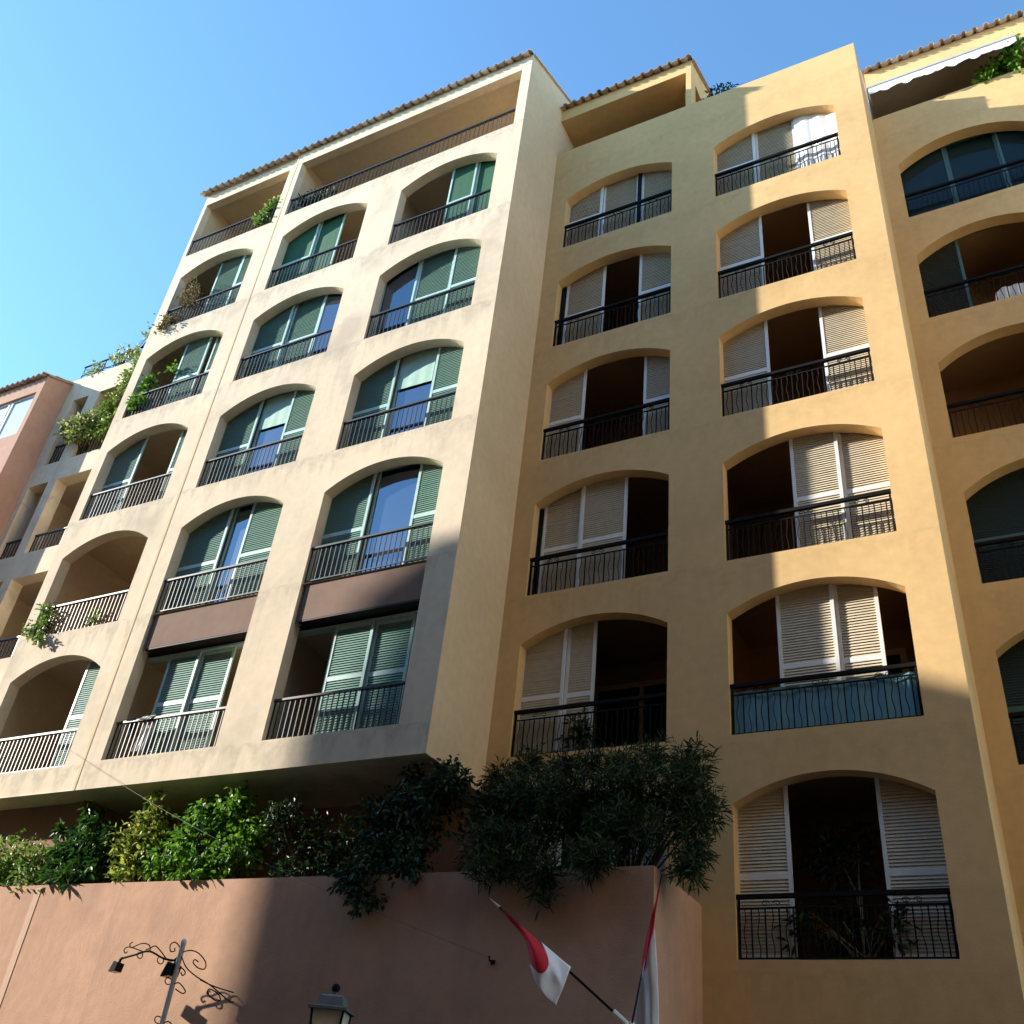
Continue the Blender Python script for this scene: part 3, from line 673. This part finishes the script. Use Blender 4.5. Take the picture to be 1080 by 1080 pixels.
def bush(name, label, cat, base, blobs, mat, ll, lw, dens=420, sprig=9, spread=0.14, up=0.4, droop=0.0, group=None, stems=True, stem_r=0.018, stem_mat=None, shell=0.5, seed=1):
    rng = random.Random(seed); group = group or {'shrub': 'shrubs on the planted ledge', 'oleander': 'oleanders on the planted ledge', 'balcony_plant': 'plants on the balconies'}[name]
    t = thing(name, base, label, cat, group); mb = MB(); sm = MB()
    for (c, rad) in blobs:
        n = int(dens*(rad[0]*rad[1]+rad[1]*rad[2]+rad[0]*rad[2])/3*12)
        leaves(mb, c, rad, max(n, 12), ll, lw, sprig, spread, up, droop, shell=shell, rng=rng)
        for _ in range(3):
            e = Vector((c[0]+rng.uniform(-.6, .6)*rad[0], c[1]+rng.uniform(-.5, .5)*rad[1], c[2]+rng.uniform(0, .7)*rad[2]))
            b0 = Vector(base)+Vector((rng.uniform(-.08, .08), rng.uniform(-.05, .05), 0)); md = (b0+e)/2+Vector((rng.uniform(-.1, .1), 0, 0.08))
            sm.tube([b0, md, e], stem_r, 5, r2=stem_r*0.35)
    mb.build('foliage', mat, t)
    if stems: sm.build('stem', stem_mat or M['stem'], t)
    return t
PB_ = 3.33
bush('shrub', 'pale green rounded shrub at the far left end of the planted ledge', 'shrub', (-16.6, 11.85, PB_), [((-17.3, 11.8, 3.95), (.6, .35, .55)), ((-16.5, 11.75, 4.2), (.6, .35, .5)), ((-15.8, 11.7, 4.05), (.5, .3, .45)), ((-16.9, 11.6, 3.8), (.7, .25, .3)), ((-15.5, 11.6, 3.75), (.3, .25, .2))], M['lf_pale'], 0.10, 0.052, 400, seed=1)
bush('shrub', 'glossy dark green umbrella-leaved shrub between the pale shrub and the yellow one', 'shrub', (-14.7, 11.9, PB_), [((-15.1, 11.85, 4.3), (.35, .3, .4)), ((-14.6, 11.8, 4.55), (.5, .35, .45)), ((-14.1, 11.75, 4.3), (.35, .3, .4)), ((-14.5, 11.6, 3.85), (.7, .25, .3)), ((-15.45, 11.8, 4.75), (.2, .15, .13)), ((-14.75, 11.8, 5.05), (.2, .15, .12))], M['lf_dark'], 0.16, 0.05, 300, sprig=8, spread=0.03, up=0.6, droop=0.5, seed=2)
bush('shrub', 'yellow variegated shrub on the ledge, upright and narrow', 'shrub', (-13.4, 11.95, PB_), [((-13.3, 11.75, 4.85), (.22, .2, .4)), ((-13.75, 11.7, 4.4), (.25, .2, .22)), ((-13.05, 11.75, 4.45), (.25, .2, .4)), ((-13.3, 11.65, 4.0), (.45, .25, .3)), ((-13.45, 11.65, 4.4), (.2, .2, .3))], M['lf_yellow'], 0.10, 0.05, 420, seed=3)
bush('shrub', 'bright green leafy shrub on the ledge where the sunlight ends', 'shrub', (-11.8, 11.9, PB_), [((-12.25, 11.75, 4.45), (.4, .3, .45)), ((-11.65, 11.75, 4.7), (.4, .3, .42)), ((-11.15, 11.8, 4.3), (.38, .3, .45)), ((-11.9, 11.65, 3.95), (.7, .3, .32)), ((-11.5, 11.75, 5.02), (.16, .14, .16)), ((-12.2, 11.7, 4.95), (.18, .15, .14)), ((-12.6, 11.6, 4.0), (.25, .2, .25))], M['lf_bright'], 0.11, 0.06, 400, sprig=8, up=0.3, droop=0.35, seed=4)
bush('shrub', 'thin dark twiggy shrub in shade right of the bright green shrub', 'shrub', (-10.0, 12.0, PB_), [((-10.45, 11.8, 4.5), (.3, .2, .45)), ((-9.9, 12.0, 4.2), (.5, .3, .5)), ((-9.3, 12.1, 4.2), (.45, .3, .55)), ((-10.6, 11.7, 4.8), (.12, .12, .22)), ((-10.3, 11.75, 3.8), (.4, .2, .35)), ((-9.4, 11.9, 3.75), (.5, .25, .3))], M['lf_deep'], 0.09, 0.042, 300, seed=5)
bush('shrub', 'dark broad-leaved shrub trailing over the wall under the corner of the cream block', 'shrub', (-8.2, 11.9, PB_), [((-8.6, 11.8, 4.45), (.45, .35, .5)), ((-8.0, 11.75, 4.7), (.4, .35, .45)), ((-7.6, 11.8, 4.95), (.3, .3, .3)), ((-8.2, 11.6, 3.95), (.65, .25, .4)), ((-8.55, 11.28, 3.6), (.35, .12, .3)), ((-7.75, 11.28, 3.65), (.25, .12, .25)), ((-8.35, 11.28, 3.25), (.2, .08, .16)), ((-7.7, 11.95, 5.25), (.2, .15, .15)), ((-8.2, 11.8, 5.15), (.15, .15, .15))], M['lf_deep'], 0.095, 0.045, 560, seed=6, up=0.2, droop=0.4)
bush('oleander', 'left one of the two dark long-leaved oleanders, below the lowest left arch', 'shrub', (-6.6, 12.2, PB_), [((-7.0, 12.0, 4.5), (.5, .35, .5)), ((-6.4, 11.9, 4.7), (.5, .4, .5)), ((-5.9, 11.8, 4.5), (.45, .35, .55)), ((-6.5, 11.55, 4.0), (.8, .28, .4)), ((-6.4, 11.24, 3.6), (.45, .12, .28)), ((-5.75, 11.24, 3.45), (.3, .1, .35)), ((-6.0, 12.2, 5.25), (.25, .25, .22)), ((-7.0, 12.2, 5.15), (.25, .2, .2)), ((-6.5, 12.1, 5.3), (.22, .2, .2)), ((-5.6, 12.1, 5.2), (.2, .2, .2))], M['lf_olean'], 0.15, 0.021, 760, sprig=13, spread=0.10, up=0.9, droop=0.1, seed=7, shell=0.65)
bush('oleander', 'right one of the two dark long-leaved oleanders, leaning past the corner of the pink wall', 'shrub', (-5.0, 12.2, PB_), [((-5.4, 11.9, 4.55), (.45, .35, .5)), ((-4.8, 11.8, 4.7), (.45, .35, .45)), ((-4.2, 11.9, 4.6), (.4, .35, .45)), ((-4.9, 11.55, 4.05), (.65, .28, .4)), ((-4.0, 11.8, 4.0), (.28, .25, .4)), ((-5.1, 11.24, 3.62), (.45, .12, .26)), ((-4.0, 11.65, 3.62), (.24, .2, .22)), ((-4.1, 12.1, 5.05), (.3, .25, .28)), ((-5.2, 12.2, 5.2), (.3, .25, .22)), ((-4.7, 12.1, 5.25), (.25, .2, .2)), ((-3.85, 11.9, 4.4), (.2, .2, .3))], M['lf_olean'], 0.15, 0.021, 760, sprig=13, spread=0.10, up=0.9, droop=0.1, seed=8, shell=0.65)
# balcony plants
bush('balcony_plant', 'dry trailing vine on the top left arched balcony of the cream block', 'plant', (-17.9, YA+.16, 17.88), [((-17.9, YA+.02, 18.1), (.35, .12, .3)), ((-17.5, YA+.1, 18.9), (.4, .1, .55)), ((-18.1, YA-.03, 17.8), (.22, .08, .2))], M['lf_dry'], 0.10, 0.045, 260, seed=11, stem_r=0.008, stem_mat=M['dry'])
bush('balcony_plant', 'green leafy plant behind the railing of the second left arch of the cream block', 'plant', (-17.8, YA+.18, 14.86), [((-17.85, YA+.15, 15.9), (.18, .1, .25)), ((-17.9, YA+.05, 15.25), (.25, .1, .2)), ((-17.2, YA+.2, 16.3), (.08, .08, .1))], M['lf_bright'], 0.12, 0.06, 420, seed=12, stem_r=0.008)
bush('balcony_plant', 'trailing green plant hanging out of the empty arch of the cream block', 'plant', (-17.9, YA+.16, 8.86), [((-17.9, YA+.08, 9.1), (.25, .16, .3)), ((-18.2, YA-.05, 8.95), (.25, .1, .14)), ((-17.7, YA-.05, 8.75), (.3, .06, .16)), ((-16.4, YA+.1, 9.0), (.22, .06, .16)), ((-18.0, YA+.05, 9.5), (.25, .08, .2))], M['lf_pale'], 0.085, 0.045, 330, seed=13, stem_r=0.007)
bush('balcony_plant', 'sunlit lime green plant at the right end of the left rooftop loggia', 'plant', (-15.65, YA+.3, 20.8), [((-15.65, YA+.18, 21.65), (.25, .16, .35)), ((-15.75, YA+.15, 21.2), (.22, .14, .3))], M['lf_pale'], 0.13, 0.07, 620, seed=14)
bush('balcony_plant', 'low dark green plant at the left end of the wide rooftop loggia', 'plant', (-14.1, YA+.4, 20.8), [((-14.2, YA+.35, 21.45), (.5, .2, .22)), ((-14.6, YA+.3, 21.3), (.25, .2, .2))], M['lf_deep'], 0.16, 0.035, 420, seed=15, sprig=11, up=0.8)
bush('balcony_plant', 'sunlit green shrub at the right end of the terrace under the white awning', 'plant', (2.2, YC+.3, 21.55), [((2.35, YC-.12, 22.0), (.17, .12, .35)), ((2.0, YC+.2, 22.1), (.25, .15, .35)), ((1.75, YC, 21.75), (.3, .12, .14)), ((2.4, YC-.15, 22.35), (.14, .1, .15))], M['lf_bright'], 0.13, 0.075, 480, seed=16)
bush('balcony_plant', 'cream variegated shrub spilling over the balcony next to the rose building', 'plant', (-22.2, YD+.3, 16.1), [((-22.6, YD-.2, 17.0), (.36, .25, .36)), ((-22.0, YD-.15, 17.1), (.38, .25, .36)), ((-22.25, YD-.2, 16.7), (.42, .22, .26))], M['lf_varieg'], 0.12, 0.06, 620, seed=17)
bush('balcony_plant', 'tall green climber between the variegated shrub and the cream block', 'plant', (-21.3, YD+.2, 16.1), [((-21.45, YD-.1, 17.6), (.28, .15, .4)), ((-21.15, YD-.1, 18.4), (.28, .14, .45)), ((-20.9, YD-.1, 19.1), (.22, .12, .35)), ((-21.3, YD-.1, 16.8), (.4, .15, .5))], M['lf_pale'], 0.12, 0.06, 420, seed=18)
bush('balcony_plant', 'pale climbing plant along the rooftop railing beside the cream block', 'plant', (-22.3, YD+.2, 19.44), [((-23.2, YD+.05, 19.65), (.45, .12, .2)), ((-22.4, YD+.1, 19.95), (.4, .14, .3)), ((-21.7, YD, 19.75), (.4, .14, .35)), ((-21.4, YD+.2, 20.7), (.22, .1, .3)), ((-20.7, YD+.3, 21.3), (.14, .1, .4)), ((-20.4, YD+.3, 22.2), (.1, .1, .35))], M['lf_varieg'], 0.11, 0.055, 230, seed=19, stem_r=0.008)
bush('balcony_plant', 'small wispy plant on the roof terrace beside the set-back top storey', 'plant', (-3.75, 14.0, 20.95), [((-3.75, 13.8, 22.6), (.3, .15, .25)), ((-4.0, 13.7, 22.3), (.3, .15, .35))], M['lf_deep'], 0.12, 0.04, 300, seed=20, stem_r=0.01)
bush('balcony_plant', 'blue-green plant crowding the railing of the lowest right arch', 'plant', (-2.4, YB+.35, 2.93), [((-1.95, YB+.16, 3.4), (.22, .06, .3)), ((-3.1, YB+.14, 3.35), (.22, .06, .25)), ((-2.5, YB+.6, 3.3), (.5, .25, .35)), ((-2.6, YB+.7, 4.4), (.5, .2, .5))], M['lf_deep'], 0.14, 0.04, 260, seed=21, stem_r=0.009, stem_mat=M['dry'], sprig=10, up=0.8)
bush('balcony_plant', 'small leafy plant poking over the railing of the lowest left arch in the ochre block', 'plant', (-6.3, YB+.25, 5.93), [((-6.3, YB+.1, 6.2), (.2, .1, .22))], M['lf_olean'], 0.16, 0.04, 500, seed=22)

# ================================================================== SMALL THINGS
# flags
def sheet(parent, name, pts, tris, mat, th=0.005):
    mb = MB(); mb.v = [tuple(p) for p in pts]; mb.f = [tuple(t) for t in tris]; mb.m = [0]*len(tris)
    o = mb.build(name, mat, parent, True)
    sb = o.modifiers.new('smooth', 'SUBSURF'); sb.levels = sb.render_levels = 3; sb.boundary_smooth = 'PRESERVE_CORNERS'
    so_ = o.modifiers.new('thick', 'SOLIDIFY'); so_.thickness = th
    return o
base = at(660, 1079, YP-0.08); 
f1 = thing('flag', base, 'red and white flag drooping from a pole that slants up to the left', 'flag', 'flags on the pink wall')
tip = at(517, 948, 10.45)
mb = MB(); mb.tube([base, base+(tip-base)*0.93], 0.014, 8); mb.build('pole', M['iron'], f1)
mb = MB(); mb.tube([base+(tip-base)*0.93, base+(tip-base)*0.95, tip], 0.02, 8, r2=0.004); mb.build('finial', M['steel'], f1)
mb = MB(); mb.tube([base+Vector((0, .078, -.02)), base, base+(tip-base)*0.09], 0.032, 8); mb.build('socket', M['bframe'], f1)
def on(px, py, t, off=0.0): return at(px, py, base.y+(tip.y-base.y)*t-off)
r_ = [on(528, 958, .92, .02), on(549, 977, .77, .03), on(571, 994, .61, .03), on(582, 1017, .58, .10), on(571, 1031, .62, .14), on(559, 1017, .72, .06), on(556, 990, .74, .0), on(566, 1008, .66, .16), on(541, 975, .82, 0)]
sheet(f1, 'red_cloth', r_, [(0, 1, 8), (1, 6, 8), (1, 2, 7), (1, 7, 6), (2, 3, 7), (3, 4, 7), (4, 5, 7), (5, 6, 7)], M['red'])
w_ = [on(571, 994, .61, .028), on(585, 1006, .51, .03), on(602, 1020, .40, .03), on(594, 1042, .42, .08), on(586, 1061, .46, .02), on(568, 1046, .58, .1), on(559, 1017, .72, .055), on(571, 1031, .62, .13), on(582, 1017, .58, .095), on(580, 1035, .55, .0)]
sheet(f1, 'white_cloth', w_, [(0, 1, 8), (1, 3, 8), (1, 2, 3), (8, 3, 9), (3, 4, 5, 9), (5, 7, 9), (7, 8, 9), (5, 6, 7)], M['lilac'])
base2 = at(664, 1092, YP-0.08); tip2 = at(698, 922, 10.45)
f2 = thing('flag', base2, 'red and white flag hanging limp around an almost upright pole beside the wall corner', 'flag', 'flags on the pink wall')
mb = MB(); mb.tube([base2, tip2], 0.013, 8, r2=0.008); mb.build('pole', M['bluedark'], f2)
mb = MB(); mb.tube([base2+Vector((0, .078, -.02)), base2, base2+(tip2-base2)*0.08], 0.032, 8); mb.build('socket', M['bframe'], f2)
def on2(px, py, off): 
    t = (1092-py)/170; return at(px, py, base2.y+(tip2.y-base2.y)*max(0, min(1, t))-off)
r_ = [on2(697, 930, .02), on2(691, 962, .0), on2(690, 980, .06), on2(684, 996, .10), on2(681, 1022, .1), on2(677, 1028, .04), on2(678, 1003, .0), on2(686, 970, .04), on2(685, 985, .1)]
sheet(f2, 'red_cloth', r_, [(0, 1, 7), (1, 2, 8), (1, 8, 7), (2, 3, 8), (3, 4, 8), (4, 6, 8), (4, 5, 6), (6, 7, 8)], M['red'])
w_ = [on2(690, 979, .055), on2(692, 1000, .02), on2(694, 1040, .08), on2(696, 1105, .0), on2(686, 1105, .12), on2(676, 1105, .02), on2(667, 1105, .08), on2(672, 1062, .06), on2(677, 1026, .05), on2(684, 996, .09), on2(686, 1045, .14), on2(679, 1055, .0)]
sheet(f2, 'white_cloth', w_, [(0, 1, 9), (1, 2, 10), (1, 10, 9), (2, 3, 10), (3, 4, 10), (4, 11, 10), (4, 5, 11), (5, 6, 7), (5, 7, 11), (7, 8, 11), (8, 9, 10), (8, 10, 11)], M['lilac'])
# wrought iron street lamp
YL = 10.97; LX = -11.06
L = thing('street_lamp', (LX, YL, GZ+0.13), 'grey steel pole with scrolled wrought iron arms and two black spotlight heads', 'street lamp')
mb = MB(); mb.tube([(LX, YL, GZ+.13), (LX, YL, 2.66)], 0.036, 10); mb.build('pole', M['steel'], L)
mb = MB(); mb.lathe((LX, YL, 2.66), [(0.04, 0), (0.04, .03), (0.02, .06), (0.0, .065)], 10); mb.build('cap', M['bframe'], L)
def spiral(cx, cz, r, a0, turns, sgn=1, n=30, rin=0.2):
    return [(cx+r*(1-(1-rin)*i/n)*math.cos(a0+sgn*turns*2*math.pi*i/n), YL, cz+r*(1-(1-rin)*i/n)*math.sin(a0+sgn*turns*2*math.pi*i/n)) for i in range(n+1)]
def pL(x, y): q = at(100+x/5.4, 970+y/5.4, YL); return (q.x, YL, q.z)
def smoothp(P, n=6):
    P = [Vector(p) for p in P]; out = []
    for i in range(len(P)-1):
        p0, p1, p2, p3 = P[max(i-1, 0)], P[i], P[i+1], P[min(i+2, len(P)-1)]
        for k in range(n):
            t = k/n; out.append(0.5*((2*p1)+(-p0+p2)*t+(2*p0-5*p1+4*p2-p3)*t*t+(-p0+3*p1-3*p2+p3)*t**3))
    return out+[P[-1]]
mb = MB(); rr_ = 0.0085
mb.tube(smoothp([pL(480, 235), pL(395, 222), pL(310, 180), pL(230, 200), pL(150, 222)]), 0.014, 6)
for pts in ([(480, 205), (440, 235), (410, 225), (380, 185), (345, 150), (310, 165), (290, 170)], [(315, 175), (310, 145), (270, 135), (210, 158), (200, 140), (215, 128)], [(280, 185), (230, 165), (190, 155), (168, 170), (172, 190), (186, 182)], [(490, 200), (480, 150), (455, 128), (430, 145), (432, 180), (455, 178), (455, 160)]):
    mb.tube(smoothp([pL(*p) for p in pts]), rr_, 5)
for cx, cy, r in ((257, 203, 16), (374, 232, 18)):
    mb.tube([pL(cx+r*math.cos(t*math.pi/8), cy+r*1.1*math.sin(t*math.pi/8)) for t in range(17)], rr_*0.9, 5)
mb.build('arm', M['iron'], L)
for cx, cy, r in ((418, 350, 18), (360, 570, 19)):
    mb = MB(); mb.tube([pL(cx+r*math.cos(t*math.pi/8), cy+r*1.1*math.sin(t*math.pi/8)) for t in range(17)], rr_*0.9, 5); mb.build('ring', M['iron'], L)
mb = MB()
for pts in ([(490, 190), (540, 175), (590, 190), (630, 240), (625, 280), (590, 275), (560, 245), (570, 228), (590, 240)], [(490, 195), (520, 270), (580, 325), (660, 375), (760, 460), (790, 470)], [(600, 342), (680, 380), (790, 415)], [(470, 280), (495, 275), (515, 300), (500, 318), (490, 300)], [(445, 370), (480, 360), (515, 405), (500, 420), (460, 395)], [(640, 410), (655, 395), (700, 420), (715, 455), (690, 462), (655, 435), (640, 410)], [(385, 590), (420, 580), (440, 600)]):
    mb.tube(smoothp([pL(*p) for p in pts]), rr_, 5)
mb.build('scroll_bracket', M['iron'], L)
for (px, py, s) in ((124, 268, 0.135), (436, 285, 0.18)):
    c = Vector(pL(px, py)); hb = MB()
    hd = [(-.5, -.55), (.35, -.45), (.5, .35), (-.1, .5)]
    for yy in (-0.5, 0.5): hb.face([(c.x+x*s, YL+yy*s, c.z+z*s) for x, z in (hd if yy < 0 else hd[::-1])])
    for (x0, z0), (x1, z1) in zip(hd, hd[1:]+hd[:1]): hb.face([(c.x+x0*s, YL-.5*s, c.z+z0*s), (c.x+x0*s, YL+.5*s, c.z+z0*s), (c.x+x1*s, YL+.5*s, c.z+z1*s), (c.x+x1*s, YL-.5*s, c.z+z1*s)])
    hb.tube([(c.x+.2*s, YL, c.z+.4*s), (c.x+.25*s, YL, c.z+.75*s), (c.x+.5*s, YL, c.z+.85*s)], 0.02, 6)
    h_ = hb.build('lamp_head', M['iron'], L)
    gl = MB(); gl.face([(c.x-.44*s, YL-.42*s, c.z-.565*s), (c.x+.3*s, YL-.42*s, c.z-.478*s), (c.x+.3*s, YL+.42*s, c.z-.478*s), (c.x-.44*s, YL+.42*s, c.z-.565*s)]); gl.build('lamp_glass', M['lamp_glass'], h_)
# lantern
lc = at(350, 1066, 8.85); lz = lc.z
LN = thing('lantern', (lc.x, lc.y, GZ+0.13), 'old square street lantern with a lead cap and ball finial', 'street lamp')
q4 = R(45+22)
mb = MB(); mb.lathe((lc.x, lc.y, lz), [(0.275, -0.012), (0.275, 0.012), (0.195, 0.03), (0.16, 0.115), (0.145, 0.13), (0.03, 0.145), (0.03, 0.17)], 4, rot=q4); mb.build('cap', M['lead'], LN)
mb = MB(); mb.lathe((lc.x, lc.y, lz+0.205), [(0.0, -0.045), (0.032, -0.032), (0.045, 0), (0.032, 0.032), (0.0, 0.045)], 12); mb.build('finial', M['iron'], LN, True)
mb = MB(); mb.lathe((lc.x, lc.y, lz), [(0.215, -0.013), (0.145, -0.52), (0.0, -0.52)], 4, rot=q4); mb.build('glass_pane', M['lamp_glass'], LN)
mb = MB()
for k in range(4):
    a_ = q4+k*math.pi/2; mb.tube([(lc.x+.225*math.cos(a_), lc.y+.225*math.sin(a_), lz-.013), (lc.x+.157*math.cos(a_), lc.y+.157*math.sin(a_), lz-.53)], 0.012, 5)
mb.lathe((lc.x, lc.y, lz-.53), [(0.17, 0), (0.17, -.03), (0.06, -.1), (0.05, -.16)], 4, rot=q4); mb.build('frame', M['iron'], LN)
mb = MB(); mb.lathe((lc.x, lc.y, GZ+.13), [(0.16, 0), (0.16, .1), (0.1, .18), (0.09, .7), (0.055, .8), (0.045, lz-.69-GZ-.13)], 12); mb.build('post', M['iron'], LN, True)
# cable
p0 = at(72, 790, YA-0.02); p1 = hp+Vector((0, -0.1, 0.03)); mb = MB(); n = 30
mb.tube([p0.lerp(p1, i/n)+Vector((0, -0.35*math.sin(math.pi*i/n)*0.6, -0.22*math.sin(math.pi*i/n))) for i in range(n+1)], 0.003, 5)
tag(mb.build('cable', M['cable']), 'thin slack cable running from the cream block down to a hook on the pink wall', 'cable')
# laundry and screens
def drape(name, pts_top, drop, mat, label, cat, y, th=0.03, n=10, lean=0.0):
    "cloth folded over a rail: a front and a back fall"
    mb = MB(); (xa, za), (xb, zb) = pts_top
    for s_, dd in ((-1, drop*0.12), (1, drop)):
        for i in range(n):
            for j in range(6):
                def P_(i, j):
                    x = xa+(xb-xa)*i/n+lean*j/6; z = za+(zb-za)*i/n-dd*j/6
                    return (x, y+s_*(th+0.012*math.sin(i*1.9+j*0.5)*min(1, j)), z)
                mb.face([P_(i, j), P_(i+1, j), P_(i+1, j+1), P_(i, j+1)])
    for i in range(n): mb.face([(xa+(xb-xa)*i/n, y-th, za), (xa+(xb-xa)*(i+1)/n, y-th, za), (xa+(xb-xa)*(i+1)/n, y+th, za), (xa+(xb-xa)*i/n, y+th, za)])
    return tag(mb.build(name, mat, None, True), label, cat)
drape('towel', ((-14.02, 6.615), (-13.72, 6.615)), 0.62, M['white'], 'white towel hung over the railing of the lowest middle window of the cream block', 'towel', YA+.09, 0.034, lean=-0.12)
drape('towel', ((-14.42, 6.615), (-14.22, 6.615)), 0.34, M['bluedark'], 'dark blue cloth hung over the railing beside the white towel', 'cloth', YA+.09, 0.034)
mb = MB()
for i in range(26):
    xa, xb = -3.88+2.56*i/26, -3.88+2.56*(i+1)/26; ya = YB+.10+.02*math.sin(i*1.7); yb = YB+.10+.02*math.sin((i+1)*1.7)
    mb.face([(xa, ya, 5.94), (xb, yb, 5.94), (xb, yb, 6.60), (xa, ya, 6.60)]); mb.face([(xa, ya+.006, 5.94), (xa, ya+.006, 6.60), (xb, yb+.006, 6.60), (xb, yb+.006, 5.94)])
tag(mb.build('privacy_screen', M['blue'], None, True), 'teal blue cloth screen tied behind the balcony railing above the lowest right arch', 'screen')
mb = MB()
for i in range(16):
    xa, xb = 0.86+0.7*i/16, 0.86+0.7*(i+1)/16; ya = YC+.12+.015*math.sin(i*1.3); yb = YC+.12+.015*math.sin((i+1)*1.3)
    l0 = 0.10*max(0, 1-i/2.5); l1 = 0.10*max(0, 1-(i+1)/2.5)
    mb.face([(xa-0.04, ya, 14.95), (xb-.04, yb, 14.95), (xb, yb, 15.34-l1), (xa, ya, 15.34-l0)]); mb.face([(xa-.04, ya+.006, 14.95), (xa, ya+.006, 15.34-l0), (xb, yb+.006, 15.34-l1), (xb-.04, yb+.006, 14.95)])
tag(mb.build('cloth', M['white'], None, True), 'pale cloth hanging behind the railing of a brown open balcony at the right edge', 'cloth')
